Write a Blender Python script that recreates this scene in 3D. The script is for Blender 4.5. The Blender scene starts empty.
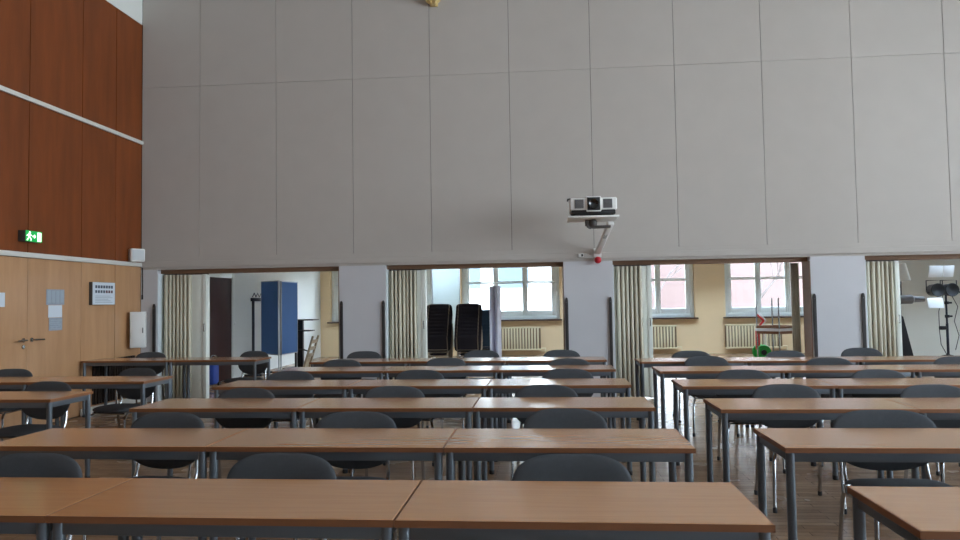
import bpy, bmesh, math, random
from mathutils import Vector, Matrix
random.seed(7)
R = math.radians
scn = bpy.context.scene
COL = scn.collection

# ------------------------------------------------------------------ materials
def lin(c):
    c = c / 255.0
    return c / 12.92 if c <= 0.04045 else ((c + 0.055) / 1.055) ** 2.4
def rgb(r, g, b): return (lin(r), lin(g), lin(b), 1.0)

def new_mat(name):
    m = bpy.data.materials.new(name); m.use_nodes = True
    nt = m.node_tree
    return m, nt, nt.nodes['Principled BSDF']

def mat(name, col, rough=0.6, metal=0.0, vary=0.0, scale=8.0, bump=0.0, bscale=200.0, stretch=None, emit=0.0, spec=0.5):
    m, nt, b = new_mat(name)
    b.inputs['Base Color'].default_value = col
    b.inputs['Roughness'].default_value = rough
    b.inputs['Metallic'].default_value = metal
    b.inputs['Specular IOR Level'].default_value = spec
    tc = nt.nodes.new('ShaderNodeTexCoord')
    mp = nt.nodes.new('ShaderNodeMapping')
    nt.links.new(tc.outputs['Object'], mp.inputs['Vector'])
    if stretch: mp.inputs['Scale'].default_value = stretch
    if vary > 0:
        n = nt.nodes.new('ShaderNodeTexNoise'); n.inputs['Scale'].default_value = scale; n.inputs['Detail'].default_value = 5
        nt.links.new(mp.outputs[0], n.inputs['Vector'])
        mx = nt.nodes.new('ShaderNodeMix'); mx.data_type = 'RGBA'
        mx.inputs['A'].default_value = tuple(c * (1 - vary) for c in col[:3]) + (1,)
        mx.inputs['B'].default_value = tuple(min(1, c * (1 + vary)) for c in col[:3]) + (1,)
        nt.links.new(n.outputs['Fac'], mx.inputs['Factor'])
        nt.links.new(mx.outputs['Result'], b.inputs['Base Color'])
    if bump > 0:
        n2 = nt.nodes.new('ShaderNodeTexNoise'); n2.inputs['Scale'].default_value = bscale; n2.inputs['Detail'].default_value = 4
        nt.links.new(tc.outputs['Object'], n2.inputs['Vector'])
        bp = nt.nodes.new('ShaderNodeBump'); bp.inputs['Strength'].default_value = bump; bp.inputs['Distance'].default_value = 0.01
        nt.links.new(n2.outputs['Fac'], bp.inputs['Height'])
        nt.links.new(bp.outputs['Normal'], b.inputs['Normal'])
    if emit > 0:
        b.inputs['Emission Color'].default_value = col
        b.inputs['Emission Strength'].default_value = emit
    return m

def glass_mat(name, tint=(1, 1, 1, 1)):
    m = bpy.data.materials.new(name); m.use_nodes = True
    nt = m.node_tree; nt.nodes.clear()
    o = nt.nodes.new('ShaderNodeOutputMaterial'); t = nt.nodes.new('ShaderNodeBsdfTransparent')
    g = nt.nodes.new('ShaderNodeBsdfGlossy'); g.inputs['Roughness'].default_value = 0.02
    f = nt.nodes.new('ShaderNodeFresnel'); f.inputs['IOR'].default_value = 1.3
    x = nt.nodes.new('ShaderNodeMixShader'); t.inputs['Color'].default_value = tint
    nt.links.new(f.outputs[0], x.inputs[0]); nt.links.new(t.outputs[0], x.inputs[1]); nt.links.new(g.outputs[0], x.inputs[2])
    nt.links.new(x.outputs[0], o.inputs['Surface'])
    return m

def parquet_mat():
    m, nt, b = new_mat('oak_parquet')
    tc = nt.nodes.new('ShaderNodeTexCoord')
    br = nt.nodes.new('ShaderNodeTexBrick')
    br.inputs['Scale'].default_value = 1.0
    br.inputs['Brick Width'].default_value = 0.45; br.inputs['Row Height'].default_value = 0.07
    br.inputs['Mortar Size'].default_value = 0.0012; br.inputs['Mortar Smooth'].default_value = 0.3
    br.inputs['Color1'].default_value = rgb(158, 130, 104); br.inputs['Color2'].default_value = rgb(134, 106, 82)
    br.inputs['Mortar'].default_value = rgb(48, 36, 28); br.inputs['Bias'].default_value = -0.1
    nt.links.new(tc.outputs['Object'], br.inputs['Vector'])
    mp = nt.nodes.new('ShaderNodeMapping'); mp.inputs['Scale'].default_value = (3, 40, 3)
    nt.links.new(tc.outputs['Object'], mp.inputs['Vector'])
    n = nt.nodes.new('ShaderNodeTexNoise'); n.inputs['Scale'].default_value = 2; n.inputs['Detail'].default_value = 6
    nt.links.new(mp.outputs[0], n.inputs['Vector'])
    mx = nt.nodes.new('ShaderNodeMix'); mx.data_type = 'RGBA'; mx.blend_type = 'OVERLAY'
    mx.inputs['Factor'].default_value = 0.5
    nt.links.new(br.outputs['Color'], mx.inputs['A']); nt.links.new(n.outputs['Fac'], mx.inputs['B'])
    nt.links.new(mx.outputs['Result'], b.inputs['Base Color'])
    n3 = nt.nodes.new('ShaderNodeTexNoise'); n3.inputs['Scale'].default_value = 1.7; n3.inputs['Detail'].default_value = 3
    nt.links.new(tc.outputs['Object'], n3.inputs['Vector'])
    mr = nt.nodes.new('ShaderNodeMapRange'); mr.inputs['To Min'].default_value = 0.2; mr.inputs['To Max'].default_value = 0.32
    nt.links.new(n3.outputs['Fac'], mr.inputs['Value']); nt.links.new(mr.outputs[0], b.inputs['Roughness'])
    bp = nt.nodes.new('ShaderNodeBump'); bp.inputs['Strength'].default_value = 0.25; bp.inputs['Distance'].default_value = 0.002
    nt.links.new(br.outputs['Fac'], bp.inputs['Height']); bp.invert = True
    nt.links.new(bp.outputs['Normal'], b.inputs['Normal'])
    return m

def wood_mat(name, c1, c2, stretch, rough=0.45, scale=1.5, coat=0.0):
    m, nt, b = new_mat(name)
    tc = nt.nodes.new('ShaderNodeTexCoord')
    mp = nt.nodes.new('ShaderNodeMapping'); mp.inputs['Scale'].default_value = stretch
    nt.links.new(tc.outputs['Object'], mp.inputs['Vector'])
    n = nt.nodes.new('ShaderNodeTexNoise'); n.inputs['Scale'].default_value = scale; n.inputs['Detail'].default_value = 8; n.inputs['Roughness'].default_value = 0.6
    nt.links.new(mp.outputs[0], n.inputs['Vector'])
    r = nt.nodes.new('ShaderNodeValToRGB')
    r.color_ramp.elements[0].position = 0.3; r.color_ramp.elements[0].color = c1
    r.color_ramp.elements[1].position = 0.7; r.color_ramp.elements[1].color = c2
    nt.links.new(n.outputs['Fac'], r.inputs['Fac'])
    nt.links.new(r.outputs['Color'], b.inputs['Base Color'])
    b.inputs['Roughness'].default_value = rough
    b.inputs['Coat Weight'].default_value = coat; b.inputs['Coat Roughness'].default_value = 0.2
    return m

def roof_mat():
    m, nt, b = new_mat('roof_tiles')
    tc = nt.nodes.new('ShaderNodeTexCoord')
    n = nt.nodes.new('ShaderNodeTexNoise'); n.inputs['Scale'].default_value = 1.5; n.inputs['Detail'].default_value = 6
    nt.links.new(tc.outputs['Object'], n.inputs['Vector'])
    mx = nt.nodes.new('ShaderNodeMix'); mx.data_type = 'RGBA'
    mx.inputs['A'].default_value = rgb(66, 44, 36); mx.inputs['B'].default_value = rgb(74, 52, 44)
    nt.links.new(n.outputs['Fac'], mx.inputs['Factor'])
    nt.links.new(mx.outputs['Result'], b.inputs['Base Color']); b.inputs['Roughness'].default_value = 0.8
    return m

M = dict(
    floor=parquet_mat(),
    wallcloth=mat('stretched_wall_cloth', rgb(186, 180, 174), 0.9, vary=0.05, scale=3, bump=0.12, bscale=260, spec=0.2),
    joint=mat('panel_joint', rgb(56, 50, 46), 0.9),
    plaster=mat('pale_plaster', rgb(202, 202, 206), 0.85, vary=0.03, scale=4, bump=0.05, bscale=90, spec=0.3),
    ceiling=mat('ceiling_paint', rgb(215, 213, 208), 0.9),
    yellow=mat('yellow_wall_paint', rgb(230, 204, 164), 0.85, vary=0.04, scale=3, spec=0.3),
    white_room=mat('white_wall_paint', rgb(224, 226, 222), 0.85, vary=0.02, scale=3, spec=0.3),
    cross=mat('cream_white_wall_paint', rgb(210, 206, 194), 0.85, vary=0.02, scale=3, spec=0.3),
    veneer=wood_mat('wall_veneer', rgb(108, 52, 14), rgb(130, 65, 22), (5, 5, 0.6), 0.5),
    veneer_pale=wood_mat('door_veneer', rgb(172, 128, 88), rgb(192, 148, 108), (5, 5, 0.6), 0.34, coat=0.4),
    rail_white=mat('white_rail_paint', rgb(214, 212, 206), 0.5),
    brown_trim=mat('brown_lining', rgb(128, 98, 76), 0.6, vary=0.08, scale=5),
    jamb_white=mat('jamb_paint', rgb(214, 222, 226), 0.5),
    guard=mat('grey_guard_metal', rgb(66, 64, 64), 0.4, 0.4),
    beech=wood_mat('beech_laminate', rgb(192, 135, 85), rgb(204, 146, 94), (1.2, 22, 4), 0.26, 2.0, coat=0.8),
    edge=mat('beech_edge', rgb(128, 82, 50), 0.5, vary=0.1, scale=20),
    steel=mat('blue_grey_steel', rgb(98, 105, 112), 0.36, 0.5),
    black=mat('black_plastic', rgb(24, 24, 26), 0.5),
    cap=mat('dark_foot_cap', rgb(36, 37, 40), 0.6),
    fabric=mat('charcoal_fabric', rgb(77, 80, 84), 0.95, vary=0.12, scale=60, bump=0.25, bscale=700, spec=0.25),
    fabric_black=mat('black_fabric', rgb(40, 37, 41), 0.95, vary=0.1, scale=60, spec=0.2),
    fabric_blue=mat('dark_blue_fabric', rgb(36, 52, 68), 0.9, vary=0.1, scale=60, spec=0.3),
    chrome=mat('chrome', rgb(168, 170, 172), 0.2, 1.0),
    brass_steel=mat('dull_steel', rgb(150, 138, 122), 0.3, 0.9),
    fold=mat('cream_folding_vinyl', rgb(206, 200, 180), 0.55, vary=0.04, scale=6),
    post=mat('pale_post', rgb(222, 226, 218), 0.45),
    white=mat('white_plastic', rgb(228, 228, 226), 0.4),
    grey=mat('grey_plastic', rgb(120, 120, 122), 0.5),
    lens=mat('lens_glass', rgb(12, 13, 16), 0.08, spec=0.8),
    red=mat('red_ball', rgb(188, 22, 40), 0.5),
    green_sign=mat('green_sign', rgb(20, 150, 70), 0.4, emit=0.35),
    sign_white=mat('sign_white', rgb(226, 255, 226), 0.4, emit=0.9),
    dark_grey=mat('dark_grey_casing', rgb(70, 66, 64), 0.5),
    paper=mat('paper', rgb(205, 214, 224), 0.7),
    paper_grey=mat('printed_paper', rgb(150, 160, 172), 0.7, vary=0.25, scale=30),
    ink=mat('ink', rgb(66, 76, 92), 0.7),
    ink_red=mat('ink_dark_red', rgb(92, 54, 66), 0.7),
    ink_pale=mat('ink_pale', rgb(158, 170, 182), 0.7),
    door_dark=wood_mat('dark_mahogany', rgb(46, 15, 12), rgb(58, 22, 17), (6, 6, 0.6), 0.65),
    blue_board=mat('blue_pinboard_cloth', rgb(98, 136, 196), 0.95, vary=0.05, scale=40, spec=0.2),
    alu=mat('aluminium', rgb(184, 190, 196), 0.35, 0.8),
    navy=mat('dark_rack_metal', rgb(32, 38, 48), 0.45, 0.3),
    blue_bag=mat('blue_plastic', rgb(34, 66, 148), 0.6),
    radiator=mat('cream_radiator', rgb(226, 212, 176), 0.5),
    rad_dark=mat('radiator_gap', rgb(120, 98, 72), 0.7),
    rad_black=mat('dark_slats', rgb(40, 28, 22), 0.6),
    win=mat('white_window_paint', rgb(222, 226, 222), 0.45),
    sill=mat('dark_brown_sill', rgb(74, 50, 38), 0.5),
    glass=glass_mat('window_glass'),
    pale_panel=mat('pale_green_grey_panel', rgb(196, 206, 200), 0.7),
    lilac=mat('pale_lilac_sheet', rgb(214, 216, 230), 0.6),
    red_tube=mat('red_tube', rgb(206, 40, 44), 0.4),
    green_rim=mat('green_wheel', rgb(24, 150, 52), 0.45),
    maroon=mat('maroon_fabric', rgb(80, 44, 34), 0.9),
    wood_pale=mat('pale_wood', rgb(176, 160, 132), 0.5, vary=0.1, scale=10),
    cone=mat('white_translucent_hood', rgb(228, 226, 216), 0.5),
    brass=mat('gilded_brass', rgb(224, 204, 150), 0.4, 0.9, vary=0.3, scale=30),
    facade=mat('white_facade', rgb(222, 222, 218), 0.9),
    facade_blue=mat('pale_blue_glass', rgb(58, 72, 80), 0.4),
    brick=mat('grey_brick', rgb(74, 66, 62), 0.9, vary=0.3, scale=3),
    roof=roof_mat(),
    bark=mat('bark', rgb(84, 76, 74), 0.9),
    ground=mat('courtyard_gravel', rgb(120, 118, 112), 0.95, vary=0.1, scale=1),
)

# ------------------------------------------------------------------ mesh tools
class MB:
    def __init__(self): self.bm = bmesh.new(); self.mi = 0
    def _tag(self, faces):
        for f in faces: f.material_index = self.mi
    def box(self, x0, x1, y0, y1, z0, z1, bev=0.0, seg=2, mtx=None):
        v = [self.bm.verts.new((x, y, z)) for x in (x0, x1) for y in (y0, y1) for z in (z0, z1)]
        idx = [(0, 1, 3, 2), (4, 6, 7, 5), (0, 4, 5, 1), (2, 3, 7, 6), (0, 2, 6, 4), (1, 5, 7, 3)]
        fs = [self.bm.faces.new([v[i] for i in q]) for q in idx]
        if mtx is not None:
            for p in v: p.co = mtx @ p.co
        self._tag(fs)
        if bev > 0:
            es = list({e for f in fs for e in f.edges})
            r = bmesh.ops.bevel(self.bm, geom=es, offset=bev, segments=seg, profile=0.5, affect='EDGES', clamp_overlap=True)
            self._tag(r['faces'])
        return self
    def tube(self, pts, r, n=10, caps=True):
        pts = [Vector(p) for p in pts]
        rs = r if isinstance(r, (list, tuple)) else [r] * len(pts)
        rings = []; ref = None
        for i, p in enumerate(pts):
            if i == 0: d = pts[1] - p
            elif i == len(pts) - 1: d = p - pts[i - 1]
            else: d = (pts[i + 1] - p).normalized() + (p - pts[i - 1]).normalized()
            d.normalize()
            if ref is None: ref = Vector((1, 0, 0)) if abs(d.x) < 0.8 else Vector((0, 1, 0))
            a = (ref - d * ref.dot(d)).normalized(); bb = d.cross(a); ref = a
            rings.append([self.bm.verts.new(p + (a * math.cos(2 * math.pi * k / n) + bb * math.sin(2 * math.pi * k / n)) * rs[i]) for k in range(n)])
        fs = []
        for A, B in zip(rings, rings[1:]):
            for k in range(n): fs.append(self.bm.faces.new((A[k], A[(k + 1) % n], B[(k + 1) % n], B[k])))
        if caps:
            fs.append(self.bm.faces.new(rings[0][::-1])); fs.append(self.bm.faces.new(rings[-1]))
        self._tag(fs); return self
    def lathe(self, prof, mtx=None, n=20):   # prof: (radius, height) about local Z
        mtx = mtx or Matrix.Identity(4); rings = []
        for r, h in prof:
            r = max(r, 1e-4)
            rings.append([self.bm.verts.new(mtx @ Vector((r * math.cos(2 * math.pi * k / n), r * math.sin(2 * math.pi * k / n), h))) for k in range(n)])
        fs = []
        for A, B in zip(rings, rings[1:]):
            for k in range(n): fs.append(self.bm.faces.new((A[k], A[(k + 1) % n], B[(k + 1) % n], B[k])))
        fs.append(self.bm.faces.new(rings[0][::-1])); fs.append(self.bm.faces.new(rings[-1]))
        self._tag(fs); return self
    def prism(self, poly, fn, d0, d1):       # poly of (s,t); fn(s,t,d)->xyz
        A = [self.bm.verts.new(fn(s, t, d0)) for s, t in poly]; B = [self.bm.verts.new(fn(s, t, d1)) for s, t in poly]
        n = len(poly); fs = [self.bm.faces.new(A[::-1]), self.bm.faces.new(B)]
        for k in range(n): fs.append(self.bm.faces.new((A[k], A[(k + 1) % n], B[(k + 1) % n], B[k])))
        self._tag(fs); return self
    def pad(self, outline, fn, thick, rings=(1.0, 0.985, 0.94, 0.85, 0.65, 0.4, 0.15), power=3.0):
        """cushion: closed outline (s,t) about 0; fn(s,t,d) -> xyz, d through the thickness"""
        n = len(outline); layers = []
        seq = [(s, +1) for s in reversed(rings)] + [(s, -1) for s in rings[1:]]
        for s, sd in seq:
            h = sd * thick * 0.5 * (1 - s ** (power * 2)) ** 0.5 if s < 1 else 0
            layers.append([self.bm.verts.new(fn(a * s, b * s, h)) for a, b in outline])
        fs = []
        for A, B in zip(layers, layers[1:]):
            for k in range(n): fs.append(self.bm.faces.new((A[k], B[k], B[(k + 1) % n], A[(k + 1) % n])))
        fs.append(self.bm.faces.new(layers[0])); fs.append(self.bm.faces.new(layers[-1][::-1]))
        self._tag(fs); return self
    def build(self, name, mats, parent=None, smooth=True, angle=35):
        bmesh.ops.recalc_face_normals(self.bm, faces=self.bm.faces[:])
        me = bpy.data.meshes.new(name); self.bm.to_mesh(me); self.bm.free()
        for m in (mats if isinstance(mats, (list, tuple)) else [mats]): me.materials.append(m)
        if smooth:
            me.polygons.foreach_set('use_smooth', [True] * len(me.polygons)); me.set_sharp_from_angle(angle=R(angle))
        o = bpy.data.objects.new(name, me); COL.objects.link(o)
        if parent: o.parent = parent
        return o

def tag(o, label, cat, group=None):
    o['label'] = label; o['category'] = cat
    if group: o['group'] = group
    return o
def thing(name, label, cat, loc=(0, 0, 0), rz=0.0, group=None):
    o = bpy.data.objects.new(name, None); COL.objects.link(o); o.location = loc; o.rotation_euler = (0, 0, rz)
    o.empty_display_size = 0.1
    return tag(o, label, cat, group)
def struct(o): o['kind'] = 'structure'; return o
def sempty(name):
    o = bpy.data.objects.new(name, None); COL.objects.link(o); return struct(o)
KIDS = {}
def dup(root, loc, rz=0.0, label=None, group=None):
    r = root.copy(); COL.objects.link(r); r.location = loc; r.rotation_euler = (0, 0, rz)
    if label: r['label'] = label
    if group: r['group'] = group
    for ch in KIDS[root.name]:
        c = ch.copy(); COL.objects.link(c); c.parent = r
        for g in KIDS.get(ch.name, []):
            d = g.copy(); COL.objects.link(d); d.parent = c
    return r
def register(root):
    KIDS[root.name] = list(root.children)
    for c in root.children: KIDS[c.name] = list(c.children)
def superellipse(a, b0, b1, n0, n1, k=40):
    pts = []
    for i in range(k):
        t = 2 * math.pi * i / k; c, s = math.cos(t), math.sin(t)
        n = n1 if s >= 0 else n0; b = b1 if s >= 0 else b0
        pts.append((a * math.copysign(abs(c) ** (2 / n), c), b * math.copysign(abs(s) ** (2 / n), s)))
    return pts

# ------------------------------------------------------------------ setting
XL, YW, YB, YR = -6.23, 10.684, 10.99, 19.6      # left wall, hall wall front/back face, rear wall
XR, YF, ZC = 10.6, -4.0, 7.2
ZJ, ZO = 4.853, 2.015
struct(MB().box(XL - .3, 11.4, YF - .2, YR + .3, -.12, 0).build('floor', M['floor'], smooth=False))
struct(MB().box(XL - .3, XR + .3, YF - .2, YB, ZC, ZC + .15).build('ceiling', M['ceiling'], smooth=False))
ADDED_ROOFLIGHTS = [(-5.2, -1.4, 17.3, 18.2), (-.4, 3.6, 17.3, 18.2), (4.2, 7.2, 17.3, 18.2), (-4.6, -1.4, 12.4, 13.1), (-.4, 3.6, 12.4, 13.1), (4.2, 10.0, 12.4, 13.1), (7.7, 10.4, 14.4, 15.7)]  # unseen ceiling openings, added to brighten the side room
b = MB(); b.box(XL - .3, 11.2, YB, 12.4, 3.1, 3.25).box(XL - .3, 11.2, 13.1, 14.4, 3.1, 3.25).box(XL - .3, 7.7, 14.4, 15.7, 3.1, 3.25).box(10.4, 11.2, 14.4, 15.7, 3.1, 3.25).box(XL - .3, 11.2, 15.7, 17.3, 3.1, 3.25).box(XL - .3, 11.2, 18.2, YR + .3, 3.1, 3.25)
ed = [XL - .3, -4.6, -1.4, -.4, 3.6, 4.2, 10.0, 11.2]
for i in range(0, len(ed), 2): b.box(ed[i], ed[i + 1], 12.4, 13.1, 3.1, 3.25)
ed = [XL - .3, -5.2, -1.4, -.4, 3.6, 4.2, 7.2, 11.2]
for i in range(0, len(ed), 2): b.box(ed[i], ed[i + 1], 17.3, 18.2, 3.1, 3.25)
struct(b.build('ceiling_side_room', M['ceiling'], smooth=False))
for i, (a, c, SY0, SY1) in enumerate(ADDED_ROOFLIGHTS):
    w_ = sempty('window_%d' % (i + 21))  # added rooflight, out of view
    MB().box(a, c, SY0, SY0 + .06, 3.24, 3.36).box(a, c, SY1 - .06, SY1, 3.24, 3.36).box(a, a + .06, SY0 + .06, SY1 - .06, 3.24, 3.36).box(c - .06, c, SY0 + .06, SY1 - .06, 3.24, 3.36).build('added_rooflight_frame', M['win'], w_, smooth=False)
    MB().box(a + .06, c - .06, SY0 + .06, SY1 - .06, 3.3, 3.31).build('pane', M['glass'], w_, smooth=False)

OP = [(-5.966, -3.106), (-2.393, .249), (.960, 3.730), (4.473, 7.25)]
# wall between the hall and the side room: piers, lintel, stretched panels above
b = MB()
xs = [XL] + [v for o in OP for v in o] + [XR]   # piers
for i in range(0, len(xs), 2): b.box(xs[i], xs[i + 1], YW, YB, 0, ZO)
b.mi = 2; b.box(XL, XR, YW, YB, ZO, 2.2); b.box(XL, XR, YW - .003, YW + .01, 2.1, 2.199)
b.mi = 1; b.box(XL, XR, YW + .012, YB, 2.2, ZC)
b.mi = 2
jx = [XL + .004, -5.289, -4.075, -2.88, -1.692, -.498, .7, 1.912, 3.146, 4.392, 5.649, 6.87, 8.09, 9.31, XR]
for a, c in zip(jx, jx[1:]):
    for z0, z1 in ((2.2, ZJ), (ZJ, ZC)):
        b.box(a + .003, c - .003, YW - .003, YW + .02, z0 + (.0018 if z0 > 3 else -.001), z1 - .0018, bev=.002, seg=1)
struct(b.build('wall_back', [M['plaster'], M['joint'], M['wallcloth']], smooth=False))
# conduit strip along the wall
t = struct(MB().box(XL + .03, XR, YW - .018, YW + .001, 2.056, 2.138, bev=.006).box(XL + .03, XR, YW - .026, YW - .016, 2.052, 2.064, bev=.002).build('trim_1', M['wallcloth'], smooth=False))
# linings of the openings: brown head track, jambs
n = 2
for i, (a, c) in enumerate(OP):
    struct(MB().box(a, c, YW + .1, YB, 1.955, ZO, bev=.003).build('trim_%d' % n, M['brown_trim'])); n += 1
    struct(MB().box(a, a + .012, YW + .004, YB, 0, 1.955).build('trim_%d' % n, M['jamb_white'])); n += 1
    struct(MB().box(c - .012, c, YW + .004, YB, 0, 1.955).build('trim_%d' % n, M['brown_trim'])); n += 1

# left wall: veneered boards above, pale door zone below
b = MB(); b.mi = 0
b.box(XL - .3, XL - .02, YF, YB, 0, ZC)
b.mi = 3; b.box(XL - .02, XL, YF, YW, 5.86, ZC)
ys = [YW, 10.005, 9.232, 8.22, 7.24, 6.46, 5.45, 4.47, 3.7, 2.7, 1.7, .9, -.1, -1.1, -2, -3, YF]
for c, a in zip(ys, ys[1:]):
    for z0, z1, mi in ((2.125, 3.96, 1), (4.02, 5.855, 1)):
        b.mi = mi; b.box(XL - .02, XL, a + .006, c - .006, z0, z1, bev=.001, seg=1)
    if not (7.2 < (a + c) / 2 < 9.23):
        b.mi = 2; b.box(XL - .02, XL, a + .006, c - .006, .09, 2.06, bev=.001, seg=1)
struct(b.build('wall_left', [M['joint'], M['veneer'], M['veneer_pale'], M['white_room']], smooth=False))
for nm, a, c, side in (('door_1', 7.243, 8.217, -1), ('door_2', 8.223, 9.229, 1)):
    d = struct(MB().box(XL - .02, XL + .004, a, c, .01, 2.058, bev=.003, seg=1).build(nm, M['veneer_pale']))
    yh = 8.22 + side * .07
    h = MB().lathe([(.026, 0), (.026, .012)], Matrix.Translation((XL + .004, yh, 1.07)) @ Matrix.Rotation(R(90), 4, 'Y'), 16)
    h.tube([(XL + .01, yh, 1.07), (XL + .06, yh, 1.07), (XL + .065, yh + side * .02, 1.07), (XL + .065, yh + side * .15, 1.066)], .011, 8)
    h.build('door_handle', M['chrome'], d)
    if side < 0:
        MB().lathe([(.024, 0), (.024, .014), (.01, .016)], Matrix.Translation((XL + .004, yh, .99)) @ Matrix.Rotation(R(90), 4, 'Y'), 16).build('lock_rose', M['chrome'], d)
struct(MB().box(XL, XL + .035, YF, YW - .03, 2.062, 2.122, bev=.004).build('trim_20', M['rail_white']))
struct(MB().box(XL, XL + .03, YF, YW, 3.962, 4.018, bev=.004).build('trim_21', M['rail_white']))
b = MB()
for a, c in ((YF, 7.24), (9.232, YW)): b.box(XL, XL + .02, a, c, 0, .095, bev=.003)
struct(b.build('baseboard_left', M['rail_white']))
# hall front wall and window wall on the right
struct(MB().box(XL - .3, XR + .3, YF - .2, YF, 0, ZC).build('wall_front', M['plaster'], smooth=False))

def window(name, axis, p0, a0, a1, z0, z1, nsash, trans, outer=.2, mull=.14, bottom=.24, out=1, glass=True):
    """window lying in plane axis=p0 ('y': spans x, 'x': spans y), set into the wall thickness"""
    w = sempty(name)
    def bx(b, s0, s1, d0, d1, q0, q1, **k):
        d0, d1 = sorted((p0 + out * d0, p0 + out * d1))
        if axis == 'y': b.box(s0, s1, d0, d1, q0, q1, **k)
        else: b.box(d0, d1, s0, s1, q0, q1, **k)
    f = MB(); o2 = outer * .45
    bx(f, a0, a0 + o2, 0, .1, z0, z1, bev=.006); bx(f, a1 - o2, a1, 0, .1, z0, z1, bev=.006)
    bx(f, a0 + o2, a1 - o2, 0, .1, z0, z0 + bottom * .4, bev=.006); bx(f, a0 + o2, a1 - o2, 0, .1, z1 - .09, z1, bev=.006)
    sw = (a1 - a0 - 2 * outer - (nsash - 1) * mull) / nsash
    pos = [a0 + outer + i * (sw + mull) for i in range(nsash)]
    for s in pos[1:]: bx(f, s - mull * .66, s - mull * .34, 0, .1, z0 + bottom * .4, z1 - .09, bev=.004)
    f.build('window_frame', M['win'], w)
    zt0, zt1, zb = trans - .035, trans + .035, z0 + bottom
    for s in pos:
        l0, l1 = s - mull * .34 if s != pos[0] else s - outer * .55, s + sw + (mull * .34 if s != pos[-1] else outer * .55)
        for q0, q1, qa, qb in ((z0 + bottom * .4, trans - .002, zb, zt0), (trans + .002, z1 - .09, zt1, z1 - .16)):
            sh = MB()
            bx(sh, l0, s, .02, .08, q0, q1, bev=.005); bx(sh, s + sw, l1, .02, .08, q0, q1, bev=.005)
            bx(sh, s, s + sw, .02, .08, q0, qa, bev=.005); bx(sh, s, s + sw, .02, .08, qb, q1, bev=.005)
            so = sh.build('window_sash', M['win'], w)
            g = MB(); bx(g, s, s + sw, .045, .055, qa, qb); g.build('pane', M['glass'], so, smooth=False)
    h = MB(); bx(h, pos[-1] + sw + .05, pos[-1] + sw + .075, -.03, .02, z0 + bottom + .02, z0 + bottom + .12, bev=.005); h.build('window_handle', M['white'], w)
    s = MB(); bx(s, a0 - .06, a1 + .06, -.26, .02, z0 - .035, z0, bev=.006); s.build('window_sill', M['sill'], w)
    return w

# rear wall of the side room with four windows
WR = [(-5.95, -3.09), (-2.31, .34), (1.23, 3.88), (4.66, 7.2)]
b = MB(); edges = [XL] + [v for w in WR for v in w] + [11.2]
for i in range(0, len(edges), 2): b.box(edges[i], edges[i + 1], YR, YR + .3, .955, 2.72)
b.box(XL, 11.2, YR, YR + .3, 0, .955); b.box(XL, 11.2, YR, YR + .3, 2.72, 3.1)
struct(b.build('wall_rear', M['yellow'], smooth=False))
for i, (a, c) in enumerate(WR): window('window_%d' % (i + 1), 'y', YR + .14, a, c, .955, 2.72, 3, 1.965)
# side-room left wall with a dark door, the cross wall on the right, right wall with a window
struct(MB().box(XL - .3, XL, YB, YR, 0, 3.1).build('wall_side', M['white_room'], smooth=False))
d = sempty('door_3')
MB().box(XL + .001, XL + .03, 12.89, 13.85, .01, 1.985, bev=.003).build('door_leaf', M['door_dark'], d)
MB().box(XL + .001, XL + .045, 12.78, 12.89, 0, 2.09, bev=.004).box(XL + .001, XL + .045, 13.85, 13.96, 0, 2.09, bev=.004).box(XL + .001, XL + .045, 12.89, 13.85, 1.985, 2.09, bev=.004).build('door_frame', M['win'], d)
struct(MB().box(7.45, 11.2, 17.5, 17.7, 0, 3.1).box(7.45, 7.6, 17.7, YR, 0, 3.1).build('wall_cross', M['cross'], smooth=False))
struct(MB().box(10.9, 11.2, YB, 17.5, 0, 3.1).build('wall_right_side_room', M['white_room'], smooth=False))
struct(MB().box(XR, 11.2, YB - .3, YB, 0, 3.25).build('wall_side_front', M['white_room'], smooth=False))
HW = [(-3.2, -.6), (.1, 2.7), (3.4, 6.0), (6.6, 9.2)]  # unseen windows, added as the source of light from the right
b = MB(); edges = [YF] + [v for w in HW for v in w] + [YB]
for i in range(0, len(edges), 2): b.box(XR, XR + .3, edges[i], edges[i + 1], .95, 5.4)
b.box(XR, XR + .3, YF, YB, 0, .95); b.box(XR, XR + .3, YF, YB, 5.4, ZC)
struct(b.build('wall_right', M['plaster'], smooth=False))
for i, (a, c) in enumerate(HW): window('window_%d' % (i + 7), 'x', XR + .14, a, c, .95, 5.4, 3, 2.9)

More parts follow.
